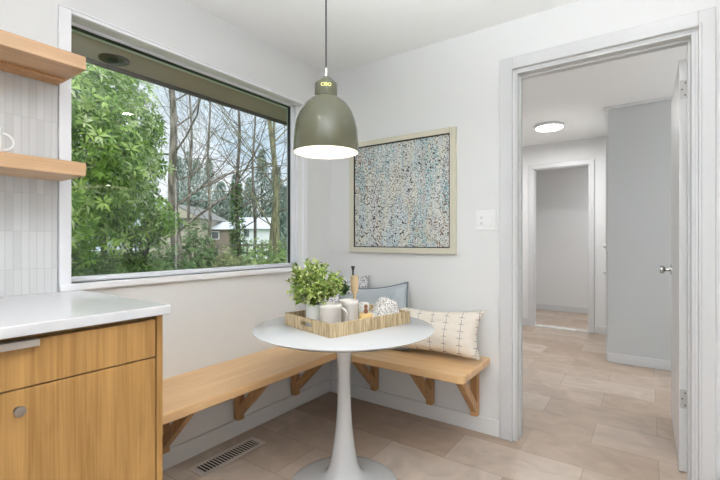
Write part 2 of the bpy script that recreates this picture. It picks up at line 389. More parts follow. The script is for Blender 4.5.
# doorway casing and jambs
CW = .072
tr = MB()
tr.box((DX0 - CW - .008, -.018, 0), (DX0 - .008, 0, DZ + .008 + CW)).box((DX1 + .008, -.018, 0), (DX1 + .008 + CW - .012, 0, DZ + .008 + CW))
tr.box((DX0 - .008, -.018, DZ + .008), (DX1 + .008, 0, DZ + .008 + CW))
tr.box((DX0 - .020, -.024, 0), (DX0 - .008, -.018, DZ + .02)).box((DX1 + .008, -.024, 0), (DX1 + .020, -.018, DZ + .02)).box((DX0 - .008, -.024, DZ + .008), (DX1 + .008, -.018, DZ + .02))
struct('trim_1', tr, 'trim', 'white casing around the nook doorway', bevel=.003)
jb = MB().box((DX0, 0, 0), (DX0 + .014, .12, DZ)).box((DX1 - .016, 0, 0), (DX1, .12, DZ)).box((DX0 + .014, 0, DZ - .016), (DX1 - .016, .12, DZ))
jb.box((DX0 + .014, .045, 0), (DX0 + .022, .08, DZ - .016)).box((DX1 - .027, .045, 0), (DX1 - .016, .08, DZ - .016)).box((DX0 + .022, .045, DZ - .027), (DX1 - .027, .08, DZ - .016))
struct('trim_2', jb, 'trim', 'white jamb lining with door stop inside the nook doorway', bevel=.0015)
t3 = MB().box((.675, FY - .018, 0), (.735, FY, 2.15)).box((1.388, FY - .018, 0), (1.445, FY, 2.15)).box((.735, FY - .018, 2.09), (1.388, FY, 2.15))
t3.box((.735, FY, 0), (.745, FY + .12, 2.09)).box((1.378, FY, 0), (1.388, FY + .12, 2.09)).box((.745, FY, 2.08), (1.378, FY + .12, 2.09))
struct('trim_3', t3, 'trim', 'white casing around the doorway at the end of the hall', bevel=.003)
struct('trim_4', box((.745, FY - .01, 0), (1.378, FY + .10, .012)), pmat('threshold_strip', (.80, .79, .76), .25, .2), 'pale threshold strip in the far doorway', bevel=.003)
struct('trim_5', box((1.64, 2.08, 2.385), (3.95, 2.10, CZ)), 'trim', 'thin white ceiling moulding on the closet wall', bevel=.004)
t6 = box((1.655, 2.12, 0), (1.676, 3.0, 2.1))
struct('door_2', t6, 'door', 'closet door on the side of the grey wall in the hall, seen edge on', bevel=.003)
for z, nm in ((.84, 'door_knob'), (1.09, 'deadbolt')):
    kb = MB().lathe([(0, 0), (.022, 0), (.022, .008), (.018, .012), (.018, .020), (0, .022)], 20, Matrix.Translation((1.655, 2.16, z)) @ Matrix.Rotation(-PI / 2, 4, 'Y'))
    kb.build(nm, 'trim', bpy.data.objects['door_2'], smooth=True)
# window casing, stool, vinyl frame, glass
wc = MB().box((0, OY0 - .044, OZ0 - .005), (.016, OY0, OZ1 + .022)).box((0, OY1, OZ0 - .005), (.016, OY1 + .04, OZ1 + .022)).box((0, OY0, OZ1), (.016, OY1, OZ1 + .022))
wc.box((.016, OY0 - .044, OZ1 + .014), (.021, OY1 + .04, OZ1 + .022)).box((.016, OY1 + .03, OZ0), (.021, OY1 + .04, OZ1 + .014))
struct('trim_6', wc, 'window_trim', 'white casing around the picture window', bevel=.0025)
st = MB().box((-.05, OY0, OZ0 - .012), (0, OY1, OZ0)).box((0, OY0 - .044, OZ0 - .030), (.022, OY1 + .04, OZ0))
struct('trim_7', st, 'window_trim', 'white window stool under the picture window', bevel=.004)
vf = MB()
y0, y1, z0, z1 = OY0, OY1, OZ0, OZ1
for (a, b) in (((-.095, y0, z0 - .012), (-.055, y0 + .02, z1)), ((-.095, y1 - .049, z0 - .012), (-.055, y1, z1)), ((-.095, y0, z0 - .012), (-.055, y1, z0 + .022)), ((-.095, y0, z1 - .012), (-.055, y1, z1))): vf.box(a, b)
vf.box((-.055, y1 - .014, z0), (-.042, y1, z1)).box((-.055, y0, z0), (-.042, y1, z0 + .008))
wn = struct('window_1', vf, 'vinyl', 'fixed picture window in a white vinyl frame looking onto trees', bevel=.002)
gk = MB()
for (a, b) in (((-.090, y0 + .016, z0 + .020), (-.066, y0 + .024, z1 - .010)), ((-.090, y1 - .053, z0 + .020), (-.066, y1 - .047, z1 - .010)), ((-.090, y0 + .016, z1 - .016), (-.066, y1 - .047, z1 - .010))): gk.box(a, b)
gk.build('gasket', 'black', wn)
MB().box((-.083, y0 + .01, z0 + .01), (-.079, y1 - .04, z1 - .005)).build('glass_pane', 'glass', wn)
# exterior soffit and fascia over the window
sf = struct('trim_8', MB().box((-.55, -3.5, 2.159), (-.15, 1.2, 2.184)).box((-.62, -3.5, 2.50), (4.3, 6.2, 2.56)), 'soffit', 'taupe painted eave soffit outside the window')
MB().box((-.575, -3.5, 2.139), (-.55, 1.2, 2.32)).build('fascia_board', 'fascia', sf)
t = thing('soffit_light', 'dark round light fitting under the eave outside the window', 'light', (-.45, -1.345, 2.159))
MB().lathe([(0, 0), (.075, 0), (.075, -.008), (.060, -.014), (0, -.010)], 32).build('fitting_rim', 'fascia', t, smooth=True)
MB().lathe([(0, -.0145), (.045, -.0145), (.030, -.020), (0, -.021)], 24).build('fitting_lens', 'black', t, smooth=True)
# tiled splash
struct('wall_tile', box((0, -3.2, .938), (.008, -1.768, 1.80)), 'splash', 'glossy white vertical finger tiles above the counter')

# ------------------------------------------------------------------ shelves with mug
def shelf(z0, z1, label):
    t = thing('floating_shelf', label, 'shelf', (0.008, -1.755, z0), 0, 'oak floating shelves')
    box((0, -1.4, 0), (.240, 0, z1 - z0)).build('shelf_board', 'shelf', t, bevel=.0025)
    return t
shelf(1.391, 1.441, 'lower oak floating shelf holding the white mug')
us = shelf(1.792, 1.842, 'upper oak floating shelf, empty, near the top left')
box((0, -1.4, -.010), (.085, -.015, 0)).build('back_strip', 'bracket', us, bevel=.002)  # thin redder wood strip along the back of the underside
def mug(name, mat, r, h, handle_ang, label, cat, loc, group=None, hr=.028, lip=True, hz=.52):
    t = thing(name, label, cat, loc, handle_ang, group)
    w_ = .0035
    pr = [(0, 0), (r * .86, 0), (r * .95, .004), (r, .014), (r, h - .002), (r - w_ / 2, h), (r - w_, h - .002), (r - w_, .012), (r * .8, .007), (0, .007)]
    if lip: pr[4:4] = [(r, h * .86), (r + .001, h * .87)]
    MB().lathe(pr, 40).build('cup', mat, t, smooth=True)
    hp = [(r - .002 + hr * 1.0 * math.sin(a), 0, h * hz + h * .30 * math.cos(a)) for a in [PI * k / 14 for k in range(15)]]
    hp = [(r - .003, 0, h * hz + h * .30)] + [(x, y, z) for x, y, z in hp[1:-1]] + [(r - .003, 0, h * hz - h * .30)]
    MB().tube(hp, .0052, 10).build('handle', mat, t, smooth=True)
    return t
mug('coffee_mug', 'shelf_mug', .042, .095, R(75), 'white mug with loop handle at the left end of the lower shelf', 'mug', (.150, -2.020, 1.4412), None, .030, False, .5)

# ------------------------------------------------------------------ base cabinet and counter
t = thing('base_cabinet', 'oak base cabinet with drawer over doors under the white counter', 'cabinet', (0, -1.70, 0))
MB().box((.016, -1.10, .10), (.655, -.021, .905)).box((.016, -1.10, 0), (.60, -.021, .10)).build('carcass', 'cab', t)
box((.016, -.020, 0), (.683, 0, .905)).build('side_panel', 'cab', t, bevel=.001)
dr = box((.663, -.842, .774), (.683, -.0245, .893)).build('drawer', 'cab', t, bevel=.001)
pl = MB().box((.672, -.53, .8932), (.704, -.338, .8962)).box((.701, -.53, .878), (.704, -.338, .8962)).build('finger_pull', 'metal', dr, bevel=.0008)
pl['label'] = 'nickel edge pull'
for (a, b, ky) in ((-.432, -.0245, -.380), (-.842, -.436, -.79)):
    d_ = box((.663, a, .115), (.683, b, .770)).build('cabinet_door', 'cab', t, bevel=.001)
    MB().lathe([(0, 0), (.008, 0), (.006, .006), (.006, .014), (.012, .018), (.0135, .022), (.0125, .026), (0, .028)], 24, Matrix.Translation((.683, ky, .722)) @ Matrix.Rotation(PI / 2, 4, 'Y')).build('knob', 'knob_metal', d_, smooth=True)
tag(box((.0005, -3.0, .908), (.704, -1.684, .9375)).build('countertop', 'counter', bevel=.003), 'white quartz countertop over the oak cabinet', 'countertop')

# ------------------------------------------------------------------ L-shaped bench
t = thing('corner_bench', 'L-shaped oak bench fixed to both walls on angled brackets', 'bench')
BT, BH = .455, .042
MB().box((.001, -1.679, BT - BH), (.412, -.001, BT)).build('seat', 'bench', t, bevel=.007, seg=3)
rb_ = MB().prism([(.4125, -.432), (1.19, -.432), (1.207, -.428), (1.219, -.414), (1.222, -.395), (1.222, -.001), (.4125, -.001)], BH, Matrix.Translation((0, 0, BT - BH))).build('seat', 'benchx', t, bevel=.006, seg=3)
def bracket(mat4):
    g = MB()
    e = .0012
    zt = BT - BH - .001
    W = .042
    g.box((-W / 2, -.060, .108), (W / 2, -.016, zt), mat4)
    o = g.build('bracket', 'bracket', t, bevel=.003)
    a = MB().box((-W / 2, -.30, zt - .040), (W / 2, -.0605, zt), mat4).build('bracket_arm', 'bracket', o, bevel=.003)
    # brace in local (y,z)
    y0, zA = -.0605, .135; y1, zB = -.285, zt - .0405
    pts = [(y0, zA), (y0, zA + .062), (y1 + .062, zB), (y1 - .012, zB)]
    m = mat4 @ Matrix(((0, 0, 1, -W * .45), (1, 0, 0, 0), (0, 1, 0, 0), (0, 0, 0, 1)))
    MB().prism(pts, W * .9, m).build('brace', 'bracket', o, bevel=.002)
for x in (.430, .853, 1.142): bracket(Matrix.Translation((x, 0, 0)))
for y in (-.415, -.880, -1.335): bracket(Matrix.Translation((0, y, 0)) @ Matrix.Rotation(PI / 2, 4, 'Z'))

# ------------------------------------------------------------------ floor register
t = thing('floor_register', 'tan metal floor vent with dark slots beside the left wall', 'vent', (.158, -1.04, 0), R(0))
fr_ = MB()
for a, b in (((-.058, -.205, 0), (-.040, .205, .005)), ((.040, -.205, 0), (.058, .205, .005)), ((-.04, -.205, 0), (.04, -.180, .005)), ((-.04, .180, 0), (.04, .205, .005))): fr_.box(a, b)
fr_.build('rim', 'rim', t, bevel=.001)
box((-.040, -.18, .0002), (.040, .18, .0008)).build('duct_shade', 'dark', t)  # flat dark sheet standing in for the shade inside the duct
sl = MB()
for k in range(20):
    y = -.1765 + k * .018
    sl.box((-.0398, y, .0016), (.0398, y + .006, .0035))
sl.build('louvre_grille', 'rim', t)

# ------------------------------------------------------------------ tulip table
TX, TY, TH = .817, -.895, .745
t = thing('pedestal_table', 'round white tulip pedestal table in front of the corner bench', 'table', (TX, TY, 0))
RT = .418
MB().lathe([(0, TH - .020), (RT - .035, TH - .020), (RT - .004, TH - .006), (RT, TH - .002), (RT - .002, TH), (0, TH)], 96).build('tabletop', 'table', t, smooth=True)
prof = [(0, 0), (.252, 0), (.254, .004), (.245, .010), (.21, .017), (.17, .024), (.125, .034), (.095, .048), (.078, .07), (.066, .10), (.056, .15), (.047, .21), (.039, .28), (.033, .36), (.0295, .44), (.0285, .50), (.030, .56), (.034, .61), (.041, .66), (.050, .70), (.058, TH - .021), (0, TH - .021)]
MB().lathe(prof, 72).build('pedestal', 'table', t, smooth=True)

# ------------------------------------------------------------------ woven tray
ta = math.atan2(-.088, .352)
TRX, TRY = .804, -.845
t = thing('serving_tray', 'rectangular woven bamboo tray with cut-out handles on the round table', 'tray', (TRX, TRY, TH + .0005), ta)
HX, HY, HT = .181, .242, .058
box((-HX + .004, -HY + .004, 0), (HX - .004, HY - .004, .006)).build('tray_base', 'wicker', t)
random.seed(4)
def slats(axis, pos, span, hole):
    g = MB(); n = int(2 * span / .0075); p = 2 * span / n
    for k in range(n):
        c = -span + (k + .5) * p; th = .0032 + .0012 * random.random(); w2 = p * .47
        segs = [(0.0, HT - .004)]
        if hole and abs(c) < .046:
            e = .010 * math.sqrt(max(0, 1 - (abs(c) / .047) ** 4)); segs = [(0.0, .032 - e), (.032 + e, HT - .004)]
        for za, zb in segs:
            if axis == 'x': g.box((c - w2, pos - th, za), (c + w2, pos + th, zb))
            else: g.box((pos - th, c - w2, za), (pos + th, c + w2, zb))
    return g
for pos in (-HY + .004, HY - .004):
    g = slats('x', pos, HX, True); g.box((-HX, pos - .0045, HT - .004), (HX, pos + .0045, HT)); g.build('handle_side', 'wicker', t)
for pos in (-HX + .004, HX - .004):
    g = slats('y', pos, HY - .009, False); g.box((pos - .0045, -HY + .0085, HT - .004), (pos + .0045, HY - .0085, HT)); g.build('long_side', 'wicker', t)
ZT = TH + .0068

# ------------------------------------------------------------------ things on the tray
def foliage_ball(center, rad, nstem, nleaf, L, W, mat, parent, stemmat='stem', seed=1, base=None, ztop=1.0):
    random.seed(seed); g = MB(); s = MB(); c = Vector(center); base = Vector(base if base else center)
    for i in range(nstem):
        while True:
            d = Vector((random.uniform(-1, 1), random.uniform(-1, 1), random.uniform(-.55, 1) * ztop))
            if .2 < d.length < 1: break
        d = d.normalized() * random.uniform(.55, 1.0)
        end = c + Vector((d.x * rad[0], d.y * rad[1], d.z * rad[2]))
        mid = (base + end) / 2 + Vector((0, 0, rad[2] * .15))
        pts = [base.lerp(mid, .0), base.lerp(mid, .5), mid, mid.lerp(end, .5), end]
        s.tube(pts, [.0014, .0012, .001, .0008, .0006], 4)
        for j in range(nleaf):
            f = random.uniform(.3, 1.0); p = mid.lerp(end, (f - .3) / .7) if f > .3 else mid
            q = Vector((random.gauss(0, 1), random.gauss(0, 1), random.gauss(.3, 1)))
            g.leaf(p, (q.normalized() + (end - base).normalized() * .6), Vector((random.gauss(0, .4), random.gauss(0, .4), 1)), L * random.uniform(.7, 1.2), W * random.uniform(.8, 1.2), random.random())
    o = g.build('foliage', mat, parent)
    s.build('stems', stemmat, parent)
    return o
PX, PY = .742, -1.018
t = thing('potted_plant', 'bushy yellow-green plant in a white cylinder pot on the tray', 'plant', (PX, PY, ZT))
pr = .040; ph = .108
MB().lathe([(0, 0), (pr - .003, 0), (pr, .003), (pr, ph - .001), (pr - .001, ph), (pr - .004, ph), (pr - .004, .085), (0, .085)], 40).build('pot', 'white_ceramic', t, smooth=True)
MB().lathe([(0, .0852), (pr - .0045, .0852), (pr - .006, .094), (0, .097)], 24).build('soil', 'soil', t, smooth=True)
foliage_ball((.0, .0, .195), (.150, .150, .118), 150, 11, .025, .015, 'house_plant', t, seed=3, base=(0, 0, .095))
mug('coffee_mug', 'ceramic', .048, .118, R(38), 'nearer cream mug in front of the plant on the tray', 'mug', (.842, -1.026, ZT), 'cream mugs on the tray', .026)
mug('coffee_mug', 'ceramic', .045, .122, R(150), 'farther cream mug half hidden behind the nearer mug', 'mug', (.858, -.915, ZT), 'cream mugs on the tray', .026)
# tan bottle with black stopper
t = thing('bottle', 'slender tan bottle with black flared stopper behind the mugs', 'bottle', (.815, -.808, ZT))
MB().lathe([(0, 0), (.020, 0), (.020, .006), (.012, .012), (.010, .10), (.007, .118), (.008, .132), (.016, .146), (.0190, .158), (.0205, .222), (.012, .226), (.0075, .227), (0, .227)], 28).build('bottle_body', 'tan_glass', t, smooth=True)
MB().lathe([(0, .227), (.005, .227), (.0045, .238), (.005, .250), (.009, .265), (.010, .271), (0, .271)], 20, c=(-.008, -.002, 0)).build('stopper', 'black', t, smooth=True)
# tiny plant
t = thing('potted_plant', 'tiny dark green plant in a grey-blue pot behind the bushy plant', 'plant', (.742, -.792, ZT))
MB().lathe([(0, 0), (.026, 0), (.030, .07), (.031, .128), (.028, .128), (.026, .118), (0, .118)], 28).build('pot', pmat('grey_blue_glaze', (.42, .47, .50), .4), t, smooth=True)
foliage_ball((0, 0, .155), (.032, .032, .036), 40, 8, .016, .009, 'succulent', t, seed=8, base=(0, 0, .12))
# amber candle with a brown stopper
t = thing('candle', 'small yellow dish candle with brown wooden stopper beside the mugs', 'candle', (.920, -.864, ZT))
MB().lathe([(0, 0), (.028, 0), (.032, .012), (.032, .056), (.029, .060), (0, .060)], 28).build('wax_dish', 'amber', t, smooth=True)
MB().lathe([(0, .060), (.008, .060), (.010, .072), (.006, .080), (.009, .092), (.006, .100), (0, .101)], 16).build('stopper', 'cork', t, smooth=True)
# crumpled towel and napkin
def cloth(name, mat, label, cat, loc, rz, sx, sy, h, seed, ridge):
    n = 46; vs = []; fs = []
    for j in range(n + 1):
        for i in range(n + 1):
            u = i / n * 2 - 1; v = j / n * 2 - 1
            e = max(0, 1 - abs(u) ** 3) ** .6 * max(0, 1 - abs(v) ** 3) ** .6
            z = h * e * (.55 + .45 * noise.noise(Vector((u * 1.3 + seed, v * 1.3, 0))) + ridge * u * .4)
            z += .010 * e * math.sin((u * 1.5 + v * 2.4) * 5 + 2 * noise.noise(Vector((u * 2, v * 2, seed))))
            sh = 1 + .06 * noise.noise(Vector((u * 2, v * 2, seed + 5)))
            vs.append(Vector((u * sx * sh, v * sy * sh, max(z, .001))))
    W_ = n + 1
    for j in range(n):
        for i in range(n): fs.append((j * W_ + i, j * W_ + i + 1, (j + 1) * W_ + i + 1, (j + 1) * W_ + i))
    g = MB(); g.add(vs, fs); o = g.build(name, mat, None, smooth=True, loc=loc, rot=(0, 0, rz))
    m = o.modifiers.new('solid', 'SOLIDIFY'); m.thickness = .004; m.offset = 1
    return tag(o, label, cat)
cloth('tea_towel', 'towel', 'crumpled black and white printed tea towel at the right end of the tray', 'towel', (.906, -.726, ZT + .001), ta + R(49), .098, .052, .150, 2.0, .55)
t = MB().lathe([(0, 0), (.023, 0), (.027, .006), (.027, .092), (.023, .098), (0, .097)], 32).build('rolled_napkin', 'napkin', None, smooth=True, loc=(.869, -.808, ZT))
tag(t, 'pale rolled napkin with faint print between mugs and tea towel', 'napkin')

# ------------------------------------------------------------------ pillows
def pillow(name, mat, label, w_, h_, th, loc, rot, seed=0, piping=None, sag=.012, corner=.10, rxx=0):
    n = 30; g = MB(); W_ = n + 1
    def pos(u, v, s_):
        k = (max(0, 1 - abs(u) ** 2.6)) ** .55 * (max(0, 1 - abs(v) ** 2.6)) ** .55
        x = u * (1 - corner * (1 - abs(v) ** 2) * abs(u) ** 3 * .9) * w_ / 2
        y = v * (1 - corner * (1 - abs(u) ** 2) * abs(v) ** 3 * .9) * h_ / 2
        z = s_ * th / 2 * k * (1 + .25 * noise.noise(Vector((u * 1.6, v * 1.6, seed + s_))))
        z += s_ * .006 * k * noise.noise(Vector((u * 5, v * 5, seed + 7)))
        y -= sag * (1 - u * u) * (v > 0) * v * 1.2
        return Vector((x, y, z))
    for s_ in (1, -1):
        vs = [pos(i / n * 2 - 1, j / n * 2 - 1, s_) for j in range(W_) for i in range(W_)]
        fs = [(j * W_ + i, j * W_ + i + 1, (j + 1) * W_ + i + 1, (j + 1) * W_ + i) for j in range(n) for i in range(n)]
        g.add(vs, fs if s_ > 0 else [f[::-1] for f in fs])
    me = g.build(name, mat, None, smooth=True, loc=loc, rot=rot)
    bm = bmesh.new(); bm.from_mesh(me.data); bmesh.ops.remove_doubles(bm, verts=bm.verts, dist=1e-5); bm.to_mesh(me.data); bm.free()
    if piping:
        ring = [(-1 + 2 * k / 20, -1) for k in range(20)] + [(1, -1 + 2 * k / 20) for k in range(20)] + [(1 - 2 * k / 20, 1) for k in range(20)] + [(-1, 1 - 2 * k / 20) for k in range(20)]
        MB().tube([pos(u, v, 1) for u, v in ring], .006, 8, True).build('piping', piping, me, smooth=True)
    return tag(me, label, 'pillow')
def prot(yaw, lean, roll=0):   # local x width, y up, z facing; yaw about z, lean back from vertical
    return (Matrix.Rotation(yaw, 4, 'Z') @ Matrix.Rotation(PI / 2 - lean, 4, 'X') @ Matrix.Rotation(roll, 4, 'Z')).to_euler()
pillow('throw_pillow', 'block', 'black and white woven pillow standing in the bench corner', .46, .45, .12, (.225, -.195, .680), prot(R(42), R(10)), 3, None)
pillow('throw_pillow', 'velvet', 'grey-blue pillow with slate piping against the painting wall', .46, .42, .12, (.518, -.155, .645), prot(R(4), R(16), R(8)), 5, 'piping', sag=.012, corner=.05)
lp = pillow('lumbar_pillow', 'stitched', 'long cream lumbar pillow with dark stitched lines on the right bench', .65, .285, .15, (.905, -.145, .608), prot(R(1), R(20), R(1)), 9, None, sag=.012, corner=.14)

# ------------------------------------------------------------------ painting
t = thing('framed_painting', 'square speckled blue-grey abstract painting in a champagne frame', 'painting', (.612, 0, 1.457))
PW, PH_, PD = .404, .394, .032
fm = MB()
fb = .036
for a, b in (((-PW, -PD, -PH_), (-PW + fb, 0, PH_)), ((PW - fb, -PD, -PH_), (PW, 0, PH_)), ((-PW + fb, -PD, PH_ - fb), (PW - fb, 0, PH_)), ((-PW + fb, -PD, -PH_), (PW - fb, 0, -PH_ + fb))): fm.box(a, b)
fm.build('frame', 'frame', t, bevel=.002)
g_ = fb
li = MB()
for a, b in (((-PW + g_, -PD + .004, -PH_ + g_), (-PW + g_ + .006, -.004, PH_ - g_)), ((PW - g_ - .006, -PD + .004, -PH_ + g_), (PW - g_, -.004, PH_ - g_)), ((-PW + g_ + .006, -PD + .004, PH_ - g_ - .006), (PW - g_ - .006, -.004, PH_ - g_)), ((-PW + g_ + .006, -PD + .004, -PH_ + g_), (PW - g_ - .006, -.004, -PH_ + g_ + .006))): li.box(a, b)
li.build('shadow_gap', 'dark', t)
box((-PW + g_ + .006, -.020, -PH_ + g_ + .006), (PW - g_ - .006, -.008, PH_ - g_ - .006)).build('canvas', 'art', t)

# ------------------------------------------------------------------ switch plate
t = thing('switch_plate', 'white wall plate with outlet and rocker switch beside the doorway', 'light switch', (1.196, 0, 1.268))
box((-.058, -.006, -.058), (.058, 0, .058)).build('plate', 'plate', t, bevel=.002)
box((-.040, -.009, -.033), (-.007, -.006, .033)).build('outlet', 'plate', t, bevel=.001)
sl = MB()
for z in (-.017, .017):
    for x in (-.029, -.019): sl.box((x - .001, -.0096, z - .004), (x + .001, -.009, z + .004))
    sl.box((-.0255, -.0096, z - .0105), (-.0225, -.009, z - .0075))
sl.build('outlet_slots', 'dark', t)
box((.009, -.011, -.033), (.041, -.006, .033)).build('rocker', 'plate', t, bevel=.002)

# ------------------------------------------------------------------ open door leaf in the hall
t = thing('door_1', 'white hall door standing open on its hinges', 'door', (2.147, .128, 0), R(.2))
del t['category']; t['kind'] = 'structure'
box((-.036, .004, .012), (0, .760, 2.035)).build('door_leaf', 'door', t, bevel=.002)
for z in (.37, 1.89):
    h = MB().box((-.033, .0015, z - .045), (-.004, .004, z + .045)).tube([(.004, .0, z - .046), (.004, .0, z + .046)], .006, 10)
    h = h.build('hinge', 'hinge_metal', t)
    s_ = MB()
    for dz in (-.03, 0, .03): s_.lathe([(0, 0), (.0035, 0), (.0035, .001), (0, .001)], 10, Matrix.Translation((-.018 + (.006 if dz else -.006), .0015, z + dz)) @ Matrix.Rotation(PI / 2, 4, 'X'))
    s_.build('screws', 'dark', h)
for sgn, nm in ((-1, 'door_knob'), (1, 'door_knob')):
    x = -.036 if sgn < 0 else 0
    MB().lathe([(0, 0), (.032, 0), (.032, .006), (.012, .012), (.011, .030), (.024, .040), (.027, .050), (.024, .060), (0, .062)], 28, Matrix.Translation((x, .70, .962)) @ Matrix.Rotation(sgn * PI / 2, 4, 'Y')).build(nm, 'chrome', t, smooth=True)

# ------------------------------------------------------------------ pendant
t = thing('pendant_lamp', 'glossy olive dome pendant with white inside hanging over the table', 'lamp', (.893, -1.118, 0))
zb = 1.512
S = .1355
out = [(S, 0), (S - .0005, .013), (.1335, .055), (.1300, .094), (.1220, .130), (.109, .165), (.091, .194), (.069, .216), (.054, .227), (.047, .231)]
inn = [(r - .003, z - (.002 if z > .15 else 0)) for r, z in out]
sh = MB().lathe([(r, zb + z) for r, z in out + [(.0, .2311)]], 72).build('shade', 'olive', t, smooth=True)
# open the bottom of the shade
bm = bmesh.new(); bm.from_mesh(sh.data)
for f in [f for f in bm.faces if len(f.verts) > 10 and abs(f.calc_center_median().z - zb) < .002]: bm.faces.remove(f)
bm.to_mesh(sh.data); bm.free()
il = MB().lathe([(S, zb)] + [(r, zb + z) for r, z in inn] + [(0, zb + .228)], 72).build('shade_lining', 'shade_in', t, smooth=True)
bm = bmesh.new(); bm.from_mesh(il.data)
for f in [f for f in bm.faces if len(f.verts) > 10 and abs(f.calc_center_median().z - zb) < .002]: bm.faces.remove(f)
bm.to_mesh(il.data); bm.free()
cap = MB().lathe([(0, zb + .2315), (.046, zb + .2315), (.047, zb + .235), (.047, zb + .280), (.045, zb + .285), (.020, zb + .308), (.009, zb + .315), (0, zb + .315)], 40).build('socket_cap', 'olive', t, smooth=True)
MB().lathe([(0, zb + .315), (.0065, zb + .315), (.0065, zb + .350), (0, zb + .351)], 16).build('cord_grip', 'metal', t, smooth=True)
MB().tube([(0, 0, zb + .351), (0, 0, CZ - .025)], .0030, 8).build('cord', 'black', t)
MB().lathe([(0, CZ - .026), (.06, CZ - .022), (.062, CZ)], 32).build('ceiling_canopy', 'olive', t, smooth=True)
MB().lathe([(0, zb + .06), (.02, zb + .064), (.032, zb + .085), (.032, zb + .105), (.022, zb + .135), (.015, zb + .155), (.015, zb + .206), (0, zb + .206)], 24).build('bulb', 'bulb', t, smooth=True)
tx = bpy.data.curves.new('lettering', 'FONT'); tx.body = 'CIBO'; tx.size = .019; tx.align_x = 'CENTER'; tx.align_y = 'CENTER'; tx.extrude = .0006; tx.offset = .0006
to = bpy.data.objects.new('lettering_curve', tx); COL.objects.link(to)
dg = bpy.context.evaluated_depsgraph_get(); me = bpy.data.meshes.new_from_object(to.evaluated_get(dg)); bpy.data.objects.remove(to)
ang = math.atan2(-2.429 + 1.118, 1.986 - .893)
for v in me.vertices:      # wrap the flat text round the cap
    a = ang + v.co.x / .0475; r_ = .0475 + v.co.z
    v.co = (r_ * math.cos(a), r_ * math.sin(a), zb + .267 + v.co.y)
me.materials.clear(); me.materials.append(M['letter']); lo = bpy.data.objects.new('lettering', me); COL.objects.link(lo); lo.parent = cap
lo['label'] = 'small yellow lettering on the socket cap'
pt = light('pendant_bulb_light', 'POINT', (.893, -1.118, zb + .04), (0, 0, 0), 1.0, (1, .90, .74), shadow_soft_size=.03)

# ------------------------------------------------------------------ ceiling lights
def can(name, x, y, label, e):
    c = thing(name, label, 'ceiling light', (x, y, CZ), 0, 'recessed ceiling downlights')
    MB().lathe([(.046, 0), (.062, 0), (.062, -.004), (.046, -.004)], 32).build('ring', 'trim', c)
    MB().lathe([(0, -.003), (.046, -.003), (.046, -.0005), (0, -.0005)], 32).build('diffuser', 'led', c)
    light('downlight_lamp', 'AREA', (x, y, CZ - .012), (0, 0, 0), e, (1, .98, .95), shape='DISK', size=.09)
for x, y, lb in ((2.07, -.43, 'downlight nearest the doorway'), (1.15, -2.1, 'downlight above the counter end'), (3.1, -1.3, 'downlight on the right side of the kitchen'), (2.9, -2.6, 'downlight behind and right of the camera'), (1.3, -3.4, 'downlight behind and left of the camera')):
    can('recessed_downlight', x, y, 'round white ' + lb, .7)
t = thing('flush_ceiling_light', 'round glowing flush light on the hall ceiling', 'ceiling light', (1.10, 2.44, CZ))
MB().lathe([(0, 0), (.145, 0), (.148, -.004), (.148, -.026), (.142, -.030), (0, -.030)], 48).build('housing', 'trim', t, smooth=True)
MB().lathe([(0, -.0305), (.138, -.0305), (.130, -.040), (0, -.044)], 48).build('diffuser', 'led', t, smooth=True)
light('hall_lamp', 'AREA', (1.10, 2.44, CZ - .06), (0, 0, 0), 14, (.98, .99, 1), shape='DISK', size=.26)
light('far_room_fill', 'AREA', (2.2, 4.2, CZ - .03), (0, 0, 0), 14, (.97, .98, 1), shape='DISK', size=.3)  # unseen light added to brighten the room beyond the far doorway
light('hall_side_fill', 'AREA', (3.9, 1.1, 1.5), (0, R(90), 0), 20, (.92, .96, 1), shape='RECTANGLE', size=1.6, size_y=1.5)  # unseen side light added to brighten hall ceiling and floor

